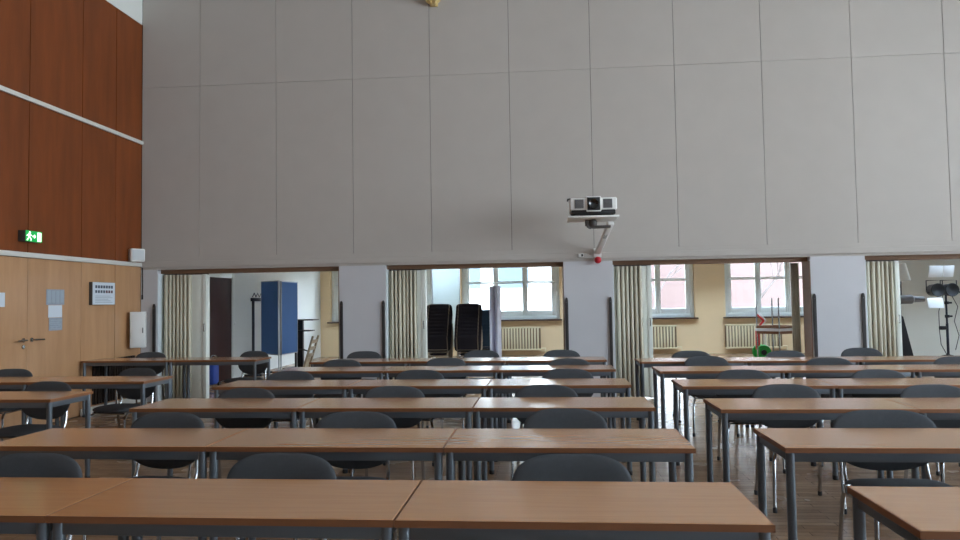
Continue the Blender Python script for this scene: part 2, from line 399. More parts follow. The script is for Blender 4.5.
# ------------------------------------------------------------------ tables
TW, TD, TH = 1.197, .5326, .74
def make_table():
    t = thing('table', '', 'table', group='beech tables set out in rows')
    w, d = TW, TD
    top = MB().box(-w / 2 + .003, w / 2 - .003, .003, d - .003, TH - .023, TH, bev=.0015, seg=1).build('tabletop', M['beech'], t)
    e = MB()
    e.box(-w / 2, w / 2, 0, .003, TH - .024, TH - .001); e.box(-w / 2, w / 2, d - .003, d, TH - .024, TH - .001)
    e.box(-w / 2, -w / 2 + .003, .003, d - .003, TH - .024, TH - .001); e.box(w / 2 - .003, w / 2, .003, d - .003, TH - .024, TH - .001)
    e.build('edge_band', M['edge'], top, smooth=False)
    f = MB(); z0, z1 = TH - .069, TH - .0235
    f.box(-w / 2 + .035, w / 2 - .035, .018, .038, z0, z1, bev=.003); f.box(-w / 2 + .035, w / 2 - .035, d - .038, d - .018, z0, z1, bev=.003)
    f.box(-w / 2 + .018, -w / 2 + .038, .035, d - .035, z0, z1, bev=.003); f.box(w / 2 - .038, w / 2 - .018, .035, d - .035, z0, z1, bev=.003)
    f.build('frame', M['steel'], t)
    for sx in (-1, 1):
        for y in (.028, d - .028):
            x = sx * (w / 2 - .028)
            l = MB().lathe([(.0205, .02), (.0205, TH - .0235)], Matrix.Translation((x, y, 0)), 16).build('leg', M['steel'], t)
            MB().lathe([(.021, 0), (.0225, .004), (.0225, .03), (.0215, .034)], Matrix.Translation((x, y, 0)), 14).build('foot_cap', M['cap'], l)
    register(t); return t
table0 = make_table(); used_t = [False]
def place_table(x, y, label, rz=0.0):
    if not used_t[0]:
        used_t[0] = True; table0.location = (x, y, 0); table0.rotation_euler = (0, 0, rz); table0['label'] = label; return table0
    return dup(table0, (x, y, 0), rz, label)
ROWN = ['front row', 'second row', 'third row', 'fourth row', 'fifth row', 'last row by the openings']
NY = [(2.355, .683), (3.53, .676), (4.843, .683), (6.122, .674), (7.51, .675), (8.695, .683)]
for i, (y, x) in enumerate(NY):
    for j, nm in enumerate(('left-hand', 'middle', 'aisle-end')):
        place_table(x + .009 - 3.6 + 1.2 * (j + .5), y, '%s beech table of the %s in the wide central block' % (nm, ROWN[i]))
RY = [(2.311, 1.095, 2), (3.548, 1.096, 2), (4.757, 1.083, 3), (6.012, 1.073, 3), (7.276, 1.083, 4), (8.399, 1.033, 4)]
RROW = ['nearest row', 'second row', 'third row', 'fourth row', 'fifth row', 'farthest row']
def clip(t, sx):
    c = MB().box(sx * TW / 2 - .045, sx * TW / 2 + .013, TD * .2, TD * .2 + .03, TH - .058, TH - .026, bev=.006)
    c.tube([(sx * TW / 2, TD * .2 + .015, TH - .04), (sx * TW / 2, TD * .2 - .03, TH - .05), (sx * TW / 2, TD * .2 - .04, TH - .085)], .009, 8)
    c.build('linking_clip', M['black'], t)
for i, (y, x, nt_) in enumerate(RY):
    for j in range(nt_):
        t = place_table(x + 1.2 * (j + .5), y, '%s beech table of the %s in the right-hand block' % (('aisle-end', 'second', 'third', 'fourth')[j], RROW[i]))
        if i >= 2 and j < nt_ - 1: clip(t, 1)
for i, (y, x, nt_) in enumerate([(5.339, -3.842, 1), (6.599, -3.811, 2), (9.16, -3.771, 2)]):
    for j in range(nt_):
        place_table(x - 1.2 * (j + .5), y, '%s beech table of the %s beside the wood-panelled wall' % (('aisle-end', 'wall-side')[j], ('nearest left row', 'second left row', 'left row against the first opening')[i]))

# ------------------------------------------------------------------ chairs (facing -Y, towards the camera)
def make_chair(name, seat_m, back_m, frame_m, group, wide=1.0, full=True):
    t = thing(name, '', 'chair', group=group)
    s = wide
    back_a, zc0 = .24 * s if full else .262, .645
    tilt = math.tan(R(12))
    def bk(a, z, d): return (a, .205 + (z) * tilt - .45 * (a / s) ** 2 + .012 - d, zc0 + z)
    MB().pad(superellipse(back_a, .165, .16, *((2.3, 3.1) if full else (5, 5)), 52), bk, .042 if full else .032).build('backrest', back_m, t)
    def st(a, y, d): return (a, -.02 + y, .424 + d - .25 * max(0, -y - .12) ** 1.5)
    MB().pad(superellipse((.225 if s < 1.1 else .262) if full else .165, .215, .2, 3.2, 3.6 if s < 1.1 else 6, 52), st, .055 if full else .042).build('seat', seat_m, t)
    # under-seat frame
    f = MB(); x = .185 * s
    f.tube([(-x, -.16, .390), (x, -.16, .390)], .009, 8); f.tube([(-x, .13, .390), (x, .13, .390)], .009, 8)
    f.tube([(-x, -.18, .390), (-x, .15, .390)], .010, 8); f.tube([(x, -.18, .390), (x, .15, .390)], .010, 8)
    f.build('seat_frame', frame_m, t)
    for sx in (-1, 1):
        u = MB()
        if full: u.tube([(sx * x, .1, .388), (sx * x, .17, .397), (sx * x, .2, .46), (sx * (x - .005), .212, .54), (sx * (x - .01), .226, .64)], .010, 8)
        else: u.tube([(sx * x, .1, .390), (sx * x, .135, .397), (sx * x, .155, .46), (sx * x, .165, .50), (sx * x, .19, .60)], .008, 8)
        u.build('back_upright', frame_m, t)
    for sx in (-1, 1):
        for pts in ([[(sx * (x + .024), -.15, .397), (sx * (x + .034), -.2, .02)], [(sx * (x + .024), .12, .397), (sx * (x + .034), .2, .02)]] if not full else [[(sx * x, -.15, .390), (sx * (x + .012), -.19, .367), (sx * (x + .022), -.215, .34), (sx * (x + .03), -.225, .02)],
                    [(sx * x, .11, .390), (sx * (x + .012), .15, .39), (sx * (x + .022), .18, .34), (sx * (x + .03), .235, .02)]]):
            l = MB().tube(pts, .0115, 10).build('leg', frame_m, t)
            if full:
                p = pts[-1]; MB().lathe([(.013, 0), (.0145, .005), (.0145, .03), (.0125, .034)], Matrix.Translation((p[0], p[1], 0)), 12).build('foot_cap', M['cap'], l)
    if not full:
        def by(a, z): return .205 + (z - zc0) * tilt - .45 * a * a + .012 + .026
        for sx in (-1, 1):
            MB().tube([(sx * .205, by(.205, z), z) for z in (.50, .62, .70, .785)], .008, 8).build('back_tube', frame_m, t)
        MB().tube([(a, by(a, .52), .52) for a in (-.205, -.1, 0, .1, .205)], .007, 8).build('cross_bar', frame_m, t)
    if wide > 1.05:
        for sx in (-1, 1):
            l = MB()
            xx = sx * .245 * s
            l.box(xx - .02, xx + .02, -.07, -.01, .397, .427, bev=.008).tube([(xx, -.04, .42), (xx, -.04, .455), (xx + sx * .03, -.05, .46), (xx + sx * .035, -.05, .42)], .008, 8)
            l.tube([(sx * .17 * s, -.04, .42), (xx, -.04, .43)], .01, 8)
            l.build('linking_bracket', M['chrome'], t)
    register(t); return t
G1 = 'charcoal chairs at the rows of tables'
chair0 = make_chair('chair', M['fabric'], M['fabric'], M['chrome'], G1); used_c = [False]
def place_chair(x, ytop, label, rz=None, sc=1.0):
    rz = R(random.uniform(-4, 4)) if rz is None else rz
    loc = (x, ytop - .245, 0)
    if not used_c[0]:
        used_c[0] = True; o = chair0; o.location = loc; o.rotation_euler = (0, 0, rz); o['label'] = label
    else: o = dup(chair0, loc, rz, label)
    if sc != 1.0: o.scale = (sc, 1, 1)
    return o
CN = [((-2.266, 3.055), (-1.15, 3.075), (.092, 3.08)), ((-2.293, 4.24), (-1.133, 4.265), (.089, 4.37)), ((-2.334, 5.48), (-1.184, 5.57), (-.035, 5.61)),
      ((-2.48, 6.88), (-1.235, 6.91), (.167, 6.92)), ((-2.374, 8.27), (-1.165, 8.37), (.219, 8.13)), ((-2.47, 9.66), (-.875, 9.66), (.19, 9.60))]
for i, xs_ in enumerate(CN):
    for j, (x, y) in enumerate(xs_):
        place_chair(x, y, 'charcoal chair tucked behind the %s table of the %s in the central block' % (('left-hand', 'middle', 'aisle-end')[j], ROWN[i].replace(' by the openings', '')), sc=1.04 if i == 0 else 1.0)
CR = [((1.90, 3.06),), (), ((1.724, 5.57), (2.742, 5.51)), ((1.709, 6.72), (2.86, 6.66)), ((1.74, 8.33), (2.92, 7.99), (4.20, 7.99)), ((1.747, 9.2), (2.85, 9.1), (3.85, 9.45))]
for i, xs_ in enumerate(CR):
    for j, (x, y) in enumerate(xs_):
        place_chair(x, y, 'charcoal chair tucked behind the %s table of the %s in the right-hand block' % (('aisle-end', 'second', 'third')[j], RROW[i]))
wide = make_chair('chair', M['fabric'], M['fabric'], M['chrome'], G1, wide=1.2)
wide.location = (1.855, 4.30 - .245, 0); wide.rotation_euler = (0, 0, R(1))
wide['label'] = 'broad charcoal chair with chrome linking brackets behind the second row aisle table, right-hand block'
place_chair(-4.38, 6.05, 'charcoal chair behind the nearest left row by the wood-panelled double door', R(-6))
place_chair(-5.70, 7.34, 'charcoal chair at the wall side of the second left row', R(3))
place_chair(-4.33, 7.34, 'charcoal chair at the aisle end of the second left row, its seat showing', R(-10))
place_chair(-5.62, 9.90, 'charcoal chair by the wall corner behind the left row at the first opening', R(-4))
place_chair(-4.15, 9.93, 'charcoal chair in front of the dark door behind the left row at the first opening', R(-14))

# stacked chairs in the side room (backs towards the camera)
def stack(x, y, rz, n, proto, first, words, group, dz=.068, dy=.042):
    for k in range(n):
        loc = (x + math.sin(rz) * dy * k, y - math.cos(rz) * dy * k, dz * k)
        place = 'lowest' if k == 0 else ('topmost' if k == n - 1 else '%s from the bottom' % ('', 'second', 'third', 'fourth', 'fifth', 'sixth', 'seventh', 'eighth', 'ninth')[k])
        lab = '%s chair, %s' % (place, words)
        if k == 0 and first: proto.location = loc; proto.rotation_euler = (0, 0, rz); proto['label'] = lab; proto['group'] = group
        else: dup(proto, loc, rz, lab, group)
sk = make_chair('stacked_chair', M['fabric_black'], M['fabric_black'], M['brass_steel'], 'black chairs in the stacks', full=False)
stack(-2.16, 14.35, R(180), 10, sk, True, 'in the left black stack beyond the second opening', 'black chairs in the left stack')
stack(-1.55, 14.25, R(180), 10, sk, False, 'in the right black stack beyond the second opening', 'black chairs in the right stack')
sb = make_chair('stacked_chair', M['fabric_blue'], M['fabric_blue'], M['chrome'], 'blue chairs in the stack behind', full=False)
stack(-1.32, 15.15, R(200), 8, sb, True, 'in the bluish stack behind the black ones', 'blue chairs in the stack behind')

# ------------------------------------------------------------------ folding partitions in the openings
def partition(x0, x1, pw, label, slat=True):
    t = thing('folding_partition', label, 'folding partition', ((x0 + x1) / 2, YW + .17, 0), group='cream folding partitions in the openings')
    h = (x1 - x0) / 2
    n = max(5, int((x1 - x0 - pw) / .06)); pts = []
    a0, a1 = -h + .03, h - pw
    for k in range(n):
        wd = (a1 - a0) / n; xa = a0 + wd * k; am = .095 + random.uniform(-.012, .012); sq = random.uniform(.7, .9)
        for u, v in ((0.0, .9), (.06, .2), (.1, -.7), (.2, -.95), (.5 * sq + .05, -1), (sq - .1, -.95), (sq, -.7), (sq + .04, .2)): pts.append((xa + wd * u, v * am))
    pts.append((a1, .5 * .08))
    b = MB(); z0, z1 = .03, 1.935
    A = [(b.bm.verts.new((x, y, z0)), b.bm.verts.new((x, y, z1))) for x, y in pts]
    for p, q in zip(A, A[1:]): b.bm.faces.new((p[0], q[0], q[1], p[1]))
    f = b.build('folded_curtain', M['fold'], t, angle=70)
    md = f.modifiers.new('Solidify', 'SOLIDIFY'); md.thickness = .004
    if slat: MB().box(h - pw - .005, h - .07, -.05, -.03, .03, 1.935, bev=.004).build('flat_slat', M['post'], t)
    p = MB().box(h - .066, h, -.06, .05, .02, 1.94, bev=.006).build('lead_post', M['post'], t)
    MB().tube([(h - .033, -.06, 1.06), (h - .033, -.085, 1.06), (h - .033, -.085, 1.17), (h - .033, -.06, 1.17)], .007, 8).build('pull_handle', M['chrome'], p)
    b = MB().box(-h, h, -.03, .03, 1.936, 1.954)
    b.build('hanging_rail', M['dark_grey'], t)
    MB().box(-h, -h + .025, -.04, .1, .02, 1.935, bev=.003).build('wall_post', M['fold'], t)
partition(-5.93, -5.235, .24, 'cream folding partition pushed left in the first opening, beside the dark door')
partition(-2.37, -1.81, .13, 'cream folding partition pushed left in the second opening, beside the chair stacks')
partition(.985, 1.525, .13, 'cream folding partition pushed left in the third opening, under the projector side')
partition(4.495, 4.985, .08, 'cream folding partition pushed left in the fourth opening, beside the stage lights', slat=False)
b = MB(); pts = [(3.60 + .115 * k / 16, YW + .45 + .03 * math.sin(k * 1.6)) for k in range(17)]
A = [(b.bm.verts.new((x, y, .03)), b.bm.verts.new((x, y, 1.95))) for x, y in pts]
for p, q in zip(A, A[1:]): b.bm.faces.new((p[0], q[0], q[1], p[1]))
o = b.build('curtain', M['fold'], None, angle=70); md = o.modifiers.new('Solidify', 'SOLIDIFY'); md.thickness = .004
tag(o, 'narrow cream curtain gathered behind the right jamb of the third opening', 'curtain')

for i, (x, lab) in enumerate([(-6.01, 'leftmost grey corner guard, beside the white wall cabinet'), (-3.07, 'grey corner guard right of the first opening'),
        (-2.43, 'grey corner guard left of the second opening'), (.285, 'grey corner guard right of the second opening'), (.915, 'grey corner guard left of the third opening'),
        (3.765, 'grey corner guard right of the third opening'), (4.425, 'grey corner guard left of the fourth opening')]):
    t = thing('corner_guard', lab, 'corner guard', (x, YW - .012, 0), group='grey corner guards on the piers')
    MB().prism([(-.021, 0), (.021, 0), (.021, 1.45), (.014, 1.48), (0, 1.492), (-.014, 1.48), (-.021, 1.45)], lambda s, z, d: (s, d, z), -.012, .012).build('guard_strip', M['guard'], t)
    MB().lathe([(.006, 0), (.006, .003)], Matrix.Translation((0, -.012, 1.42)) @ Matrix.Rotation(R(90), 4, 'X'), 10).build('screw', M['chrome'], t)

# ------------------------------------------------------------------ projector on its wall arm
PX, PY, PZ = .63, 9.62, 2.575
s = thing('projector_mount', 'white projector shelf on a slanting wall arm with a red end ball', 'wall mount', (PX, YW, 2.1))
MB().box(-.33, .33, -1.14, -.56, .425, .452, bev=.006).build('shelf', M['white'], s)
arm = MB(); p0, p1 = Vector((.115, -.06, .03)), Vector((.25, -.82, .38))
dirv = (p1 - p0); L = dirv.length; q = dirv.to_track_quat('Z', 'Y')
mx = Matrix.Translation(p0) @ q.to_matrix().to_4x4()
arm.box(-.042, .042, -.025, .025, 0, L, bev=.008, mtx=mx)
a = arm.build('arm', M['white'], s)
b = MB()
for k, (u, w) in enumerate(((-.018, .05), (.0, .04), (.018, .055))): b.box(-.03 + k * .016, -.022 + k * .016, -.0265, -.0245, L * .55, L * .55 + w * 2, mtx=mx)
b.build('printed_marks', M['grey'], a)
b = MB().lathe([(.05, 0), (.06, .02), (.06, .07), (.045, .09)], Matrix.Translation((.0, -.86, .335)), 16).box(-.06, .24, -.90, -.80, .31, .345, bev=.01)
b.tube([(-.07, -.86, .40), (-.07, -.9, .33), (-.03, -.88, .31)], .016, 8).box(-.1, -.04, -.9, -.82, .34, .42, bev=.008).build('swivel_joint', M['dark_grey'], s)
MB().lathe([(.001, -.045), (.025, -.038), (.04, -.02), (.045, 0), (.04, .02), (.025, .038), (.001, .045)], Matrix.Translation((.115, -.075, -.075)) @ Matrix.Scale(1.15, 4), 20).build('end_ball', M['red'], s)
MB().box(.06, .17, -.035, -.02, -.03, .1, bev=.006).box(.075, .155, -.022, -.003, -.02, .08).build('wall_plate', M['white'], s)
p = thing('projector', 'large white projector with a dark lens on the wall shelf', 'projector', (PX, PY, 2.5525))
MB().box(-.305, .305, -.06, .42, .075, .235, bev=.018, seg=3).build('body', M['white'], p)
MB().box(-.285, .285, -.05, .41, .02, .076, bev=.006).build('lower_casing', M['black'], p)
MB().box(-.095, .1, -.085, -.05, .05, .25, bev=.012).build('lens_bezel', M['white'], p)
b = MB().box(-.082, .086, -.092, -.08, .066, .236, bev=.01)
ln = b.build('lens_housing', M['black'], p)
MB().lathe([(.07, 0), (.07, .02), (.06, .022), (.045, .012), (.001, .004)], Matrix.Translation((.002, -.09, .15)) @ Matrix.Rotation(R(90), 4, 'X'), 24).build('lens', M['lens'], ln)
for sx in (-1, 1):
    v = MB().box(sx * .185 - .06, sx * .185 + .06, -.066, -.055, .095, .215, bev=.004)
    vo = v.build('air_vent', M['grey'], p)
    for k in range(6): pass
    g = MB()
    for k in range(7): g.box(sx * .185 - .056, sx * .185 + .056, -.069, -.064, .1 + k * .016, .107 + k * .016)
    g.build('vent_slat', M['dark_grey'], vo, smooth=False)
MB().tube([(-.29, .0, .23), (-.33, -.02, .225), (-.335, -.03, .2)], .012, 8).build('cable_plug', M['dark_grey'], p)
for sx in (-1, 1):
    for y in (.0, .36): MB().lathe([(.016, 0), (.016, .021)], Matrix.Translation((sx * .25, y, 0)), 12).build('foot', M['black'], p)
t = thing('socket', 'small white socket with black face on the wall strip left of the red ball', 'socket', (.505, YW - .036, 2.1))
MB().box(-.035, .035, -.02, 0, -.025, .025, bev=.004).build('socket_box', M['white'], t)
MB().box(.004, .03, -.024, -.018, -.018, .018, bev=.002).build('socket_face', M['black'], t)

# ------------------------------------------------------------------ things on the left wall
t = thing('exit_sign', 'glowing green emergency exit sign with running man on the panelling', 'exit sign', (XL + .04, 8.19, 2.312))
MB().box(-.038, .055, -.142, .142, -.066, .066, bev=.003).build('casing', M['dark_grey'], t)
fp = MB().box(.055, .062, -.139, .139, -.065, .065, bev=.001, seg=1).build('sign_face', M['green_sign'], t)
b = MB(); fn = lambda s, z, d: (.062 + d, s, z)
def poly(pts): b.prism(pts, fn, 0, .002)
poly([(-.075 + .014 * math.cos(k * .628), .042 + .014 * math.sin(k * .628)) for k in range(10)])          # head
poly([(-.10, .026), (-.072, .026), (-.07, -.012), (-.095, -.012)])                                          # trunk
poly([(-.095, -.010), (-.08, -.012), (-.112, -.055), (-.128, -.052)]); poly([(-.085, -.012), (-.07, -.012), (-.048, -.032), (-.056, -.04)])
poly([(-.056, -.032), (-.046, -.034), (-.05, -.058), (-.06, -.056)]); poly([(-.1, .024), (-.098, .014), (-.125, -.004), (-.13, .006)])
poly([(-.074, .024), (-.072, .012), (-.044, .004), (-.042, .014)])
poly([(-.028, .008), (.0, .008), (.0, .026), (.03, 0), (.0, -.026), (.0, -.008), (-.028, -.008)])           # arrow
poly([(.055, .052), (.12, .052), (.12, -.056), (.055, -.056)])                                              # doorway
b.build('pictogram', M['sign_white'], fp, smooth=False)

t = thing('loudspeaker', 'small white rounded loudspeaker standing on the white wall rail', 'loudspeaker', (-6.125, 10.385, 2.1235), R(52))
MB().box(-.105, .105, -.055, .065, 0, .2, bev=.022, seg=3).build('body', M['white'], t)
MB().box(-.085, .085, -.062, -.054, .025, .175, bev=.003).build('grille', mat('pale_grille', rgb(200, 204, 206), .6), t)
t = thing('wall_cabinet', 'white boxy cabinet on the wall corner below the rail', 'cabinet', (-6.11, 10.40, .84))
MB().box(-.1, .11, -.1, .1, 0, .535, bev=.008).build('body', M['white'], t); t.rotation_euler = (0, 0, R(24))
MB().box(-.092, .102, -.112, -.1, .012, .523, bev=.004).build('door', M['white'], t)
MB().box(.07, .085, -.122, -.112, .22, .3, bev=.003).build('latch', M['grey'], t)
MB().box(-.1, .05, .1, .15, .2, .35).build('bracket', M['grey'], t)
o = MB().tube([(XL + .05, YW - .05, 2.05), (XL + .052, YW - .045, 1.8), (XL + .05, YW - .05, 1.62)], .009, 8).tube([(XL + .05, YW - .05, 1.63), (XL + .05, YW - .05, 1.56)], .014, 8).build('cord', M['black'])
tag(o, 'dark cord hanging in the wall corner above the white cabinet', 'cord')

def sheet(name, label, y0, y1, z0, z1, m, th=.003, group=None):
    t = thing(name, label, 'notice', (XL + .004, (y0 + y1) / 2, (z0 + z1) / 2), group=group)
    MB().box(.001, th, -(y1 - y0) / 2, (y1 - y0) / 2, -(z1 - z0) / 2, (z1 - z0) / 2).build('paper', m, t, smooth=False)
    return t
GN = 'paper notices on the double door'
t = sheet('notice', 'largest grey printed notice, uppermost on the right door leaf', 8.545, 8.885, 1.49, 1.685, M['paper_grey'], group=GN)
b = MB()
for k in range(4): b.box(.003, .0042, -.15 + k * .08, -.09 + k * .08, -.07, .08)
b.build('print_block', M['ink_pale'], t, smooth=False)
t = sheet('notice', 'white blank-looking notice in the middle on the right door leaf', 8.585, 8.845, 1.33, 1.485, M['paper'], group=GN)
t = sheet('notice', 'small grey printed notice, lowest on the right door leaf', 8.60, 8.85, 1.165, 1.325, M['paper_grey'], group=GN)
b = MB()
for k in range(5): b.box(.003, .0042, -.1, .1 - .02 * (k % 2), -.06 + k * .026, -.05 + k * .026)
b.build('print_lines', M['ink_pale'], t, smooth=False)
t = sheet('notice', 'pale notice on the left door leaf at the picture edge', 7.66, 7.85, 1.47, 1.635, M['paper'], group=GN)
t = thing('notice_board', 'white framed board with two rows of small dark pictures on the panelling', 'board', (XL, 9.66, 1.645))
MB().box(.001, .05, -.26, .26, -.16, .155, bev=.003).build('panel', M['dark_grey'], t)
f = MB().box(.05, .054, -.255, .257, -.157, .152, bev=.001, seg=1).build('front_sheet', M['paper'], t)
for k in range(7):
    MB().box(.054, .0552, -.2 + k * .06, -.155 + k * .06, .07, .11).build('picture', M['ink'], f, smooth=False)
    MB().box(.054, .0552, -.2 + k * .06, -.158 + k * .06, .004, .042).build('picture', M['ink'] if k < 4 else M['ink_red'], f, smooth=False)
b = MB()
for k in range(5): b.box(.054, .0548, -.2, .2 - .05 * (k % 3), -.13 + k * .022, -.122 + k * .022)
b.build('text_lines', M['ink_pale'], f, smooth=False)
t = thing('radiator', 'dark slatted radiator on the left wall under the table by the opening', 'radiator', (XL + .02, 9.98, .12))
MB().box(-.015, .0, -.5, .5, 0, .6, bev=.003).build('back_panel', M['rad_black'], t)
for k in range(16): MB().box(.0, .028, -.485 + k * .0625, -.455 + k * .0625, .0, .6, bev=.004).build('slat', M['rad_black'], t)
t = thing('wall_lamp', 'gilded wall ornament at the top edge of the panelled wall', 'lamp', (-1.61, YW - .003, 5.9))
b = MB().lathe([(.02, 0), (.05, .01), (.075, .05), (.09, .1), (.1, .16), (.085, .17)], Matrix.Translation((0, -.1, 0)), 14)
b.build('cup', M['brass'], t)
b = MB()
for k in range(6):
    an = k * math.pi / 3; c, sn = math.cos(an), math.sin(an)
    b.tube([(c * .03, -.1 + sn * .03, .0), (c * .09, -.1 + sn * .09, .05), (c * .115, -.1 + sn * .1, .12), (c * .1, -.1 + sn * .09, .2)], [.012, .02, .016, .004], 8)
b.build('leaf_ornament', M['brass'], t)
MB().box(-.06, .06, -.02, 0, .0, .3, bev=.01).tube([(0, -.02, .15), (0, -.1, .1)], .015, 8).build('back_plate', M['brass'], t)
MB().lathe([(.035, .17), (.05, .2), (.05, .36), (.03, .4)], Matrix.Translation((0, -.1, 0)), 14).build('glass_shade', M['cone'], t)

# ------------------------------------------------------------------ side room, first opening
t = thing('light_switch', 'small white switch on the side-room wall beside the dark door', 'switch', (XL + .001, 14.05, 1.08))
MB().box(0, .012, -.04, .04, -.04, .04, bev=.003).build('plate', M['white'], t); MB().box(.012, .02, -.025, .025, -.025, .025, bev=.003).build('rocker', M['white'], t)
t = thing('trolley_bag', 'blue bag trolley with chrome handle in front of the dark door', 'trolley', (-5.99, 12.55, 0))
MB().box(-.09, .09, -.12, .12, .05, .46, bev=.03, seg=3).build('bag', M['blue_bag'], t)
MB().tube([(-.05, .1, .1), (-.05, .1, .52), (-.03, .1, .555), (.03, .1, .555), (.05, .1, .52), (.05, .1, .1)], .012, 8).build('handle', M['chrome'], t)
for sx in (-1, 1): MB().lathe([(.045, -.015), (.045, .015)], Matrix.Translation((sx * .1, .1, .046)) @ Matrix.Rotation(R(90), 4, 'Y'), 14).build('wheel', M['black'], t)
t = thing('coat_rack', 'dark standing coat rack with zigzag hooks beside the blue boards', 'coat rack', (-6.02, 14.8, 0))
for y in (-.32, .33):
    MB().tube([(0, y, .03), (0, y, 1.6)], .028, 10).build('post', M['navy'], t)
    MB().box(-.18, .18, y - .03, y + .03, 0, .035, bev=.006).build('foot', M['navy'], t)
MB().box(-.035, .035, -.38, .39, 1.53, 1.6, bev=.008).build('top_rail', M['navy'], t)
z = MB(); pts = [(0, -.36 + k * .09, 1.62 if k % 2 == 0 else 1.70) for k in range(9)]
z.tube(pts, .010, 8); z.build('hook_wire', M['chrome'], t)
def board(name, label, p0, p1, z0, z1, group):
    p0, p1 = Vector((*p0, 0)), Vector((*p1, 0)); d = p1 - p0; L = d.length
    t = thing(name, label, 'pinboard', (p0.x, p0.y, 0), math.atan2(d.y, d.x), group)
    MB().box(.015, L - .015, -.014, .014, z0 + .015, z1 - .015).build('cloth_panel', M['blue_board'], t, smooth=False)
    b = MB().box(0, .018, -.018, .018, z0, z1, bev=.003).box(L - .018, L, -.018, .018, z0, z1, bev=.003).box(.018, L - .018, -.018, .018, z0, z0 + .018).box(.018, L - .018, -.018, .018, z1 - .018, z1)
    b.build('frame', M['alu'], t)
    for x in (.01, L - .01):
        l = MB().tube([(x, 0, .03), (x, 0, z0)], .014, 8).tube([(x, -.03, .018), (x, .03, .018)], .014, 8).build('leg', M['alu'], t)
board('pinboard', 'left blue pinboard, darker and turned towards the coat rack', (-5.405, 14.3), (-5.95, 14.75), .43, 1.945, 'blue pinboards on legs')
board('pinboard', 'right blue pinboard, lighter, beside the black shelf stand', (-5.392, 14.36), (-5.33, 15.15), .43, 1.935, 'blue pinboards on legs')
t = thing('shelf_stand', 'black column stand with small shelves behind the blue pinboard', 'stand', (-5.42, 15.55, 0))
MB().box(-.09, .09, -.05, .05, .06, 1.1, bev=.006).build('column', M['black'], t)
MB().box(-.09, .38, -.22, .2, 1.1, 1.125, bev=.004).build('shelf', M['dark_grey'], t)
MB().box(-.05, .3, -.2, .15, .865, .89, bev=.004).build('shelf', M['black'], t)
MB().tube([(-.25, -.05, .43), (-.15, -.05, .47), (.1, -.05, .47), (.25, -.05, .42)], .015, 8).build('side_arm', M['dark_grey'], t)
MB().box(-.3, .3, -.22, .22, .03, .08, bev=.01).build('base', M['black'], t)
for sx in (-1, 1):
    for sy in (-1, 1): MB().lathe([(.028, -.012), (.028, .012)], Matrix.Translation((sx * .27, sy * .19, .028)) @ Matrix.Rotation(R(90), 4, 'Y'), 12).build('castor', M['black'], t)
t = thing('folding_chair', 'pale folded wooden chair leaning back beside the black stand', 'chair', (-5.09, 14.93, 0))
for y in (-.18, .18): MB().box(-.02, .02, -.018, .018, 0, .82, bev=.004, mtx=Matrix.Translation((0, y, .005)) @ Matrix.Rotation(R(17), 4, 'Y')).build('side_rail', M['wood_pale'], t)
for k in range(3): MB().box(-.012, .012, -.165, .165, .36 + k * .15, .44 + k * .15, bev=.004, mtx=Matrix.Translation((0, 0, .005)) @ Matrix.Rotation(R(17), 4, 'Y')).build('back_slat', M['wood_pale'], t)
MB().box(-.03, -.008, -.16, .16, .04, .34, bev=.006, mtx=Matrix.Translation((0, 0, .005)) @ Matrix.Rotation(R(17), 4, 'Y')).build('seat', M['wood_pale'], t)

# ------------------------------------------------------------------ side room, second opening
t = thing('upright_panel', 'pale grey-green upright panel behind the chair stacks', 'panel', (-2.59, 18.6, 0))
MB().box(-.34, .34, -.015, .015, .3, 2.4, bev=.004).build('sheet', M['pale_panel'], t)
MB().box(-.36, -.34, -.02, .02, .02, 2.42, bev=.003).box(.34, .36, -.02, .02, .02, 2.42, bev=.003).build('frame', M['alu'], t)
for sx in (-1, 1): MB().box(sx * .35 - .02, sx * .35 + .02, -.25, .25, 0, .03, bev=.005).build('foot', M['alu'], t)
t = thing('folded_screen', 'narrow pale lilac folded screen standing right of the chair stacks', 'screen', (-1.0, 14.0, 0))
for k, (x0, x1, y0, y1) in enumerate(((-.105, -.03, .0, .16), (-.025, .04, .17, 0), (.045, .1, .0, .15))):
    d = Vector((x1 - x0, y1 - y0, 0)); an = math.atan2(d.y, d.x)
    MB().box(0, d.length, -.008, .008, .33, 1.75, bev=.003, mtx=Matrix.Translation((x0, y0, 0)) @ Matrix.Rotation(an, 4, 'Z')).build('leaf', M['lilac'], t)
MB().tube([(0, .06, .02), (0, .06, .36)], .02, 10).build('post', M['alu'], t)
for an in (20, 140, 260): MB().tube([(0, .06, .3), (.25 * math.cos(R(an)), .06 + .25 * math.sin(R(an)), .012)], .012, 8).build('leg', M['wood_pale'], t)
def radiator(x0, x1, label):
    t = thing('radiator', label, 'radiator', ((x0 + x1) / 2, YR - .02, .14), group='cream radiators under the windows')
    h = (x1 - x0) / 2
    MB().box(-h, h, -.06, 0, .02, .61, bev=.008).build('body', M['rad_dark'], t)
    n = int((x1 - x0) / .078)
    for k in range(n): MB().box(-h + .02 + k * (2 * h - .04) / n, -h + .02 + (k + .62) * (2 * h - .04) / n, -.1, -.06, .04, .59, bev=.008).build('fin', M['radiator'], t)
    MB().box(-h, h, -.105, -.055, .585, .625, bev=.006).build('top_rail', M['radiator'], t)
    MB().box(-h, h, -.105, -.055, 0, .04, bev=.006).build('bottom_rail', M['radiator'], t)
    MB().tube([(h, -.05, .05), (h + .12, -.05, .05), (h + .12, -.05, -.13)], .014, 8).build('pipe', M['radiator'], t)
radiator(-1.55, -.185, 'cream finned radiator beyond the second opening, right of the lilac screen')
radiator(1.9, 3.37, 'cream finned radiator beyond the third opening, beside its partition')
radiator(4.62, 6.05, 'cream finned radiator behind the upturned table')
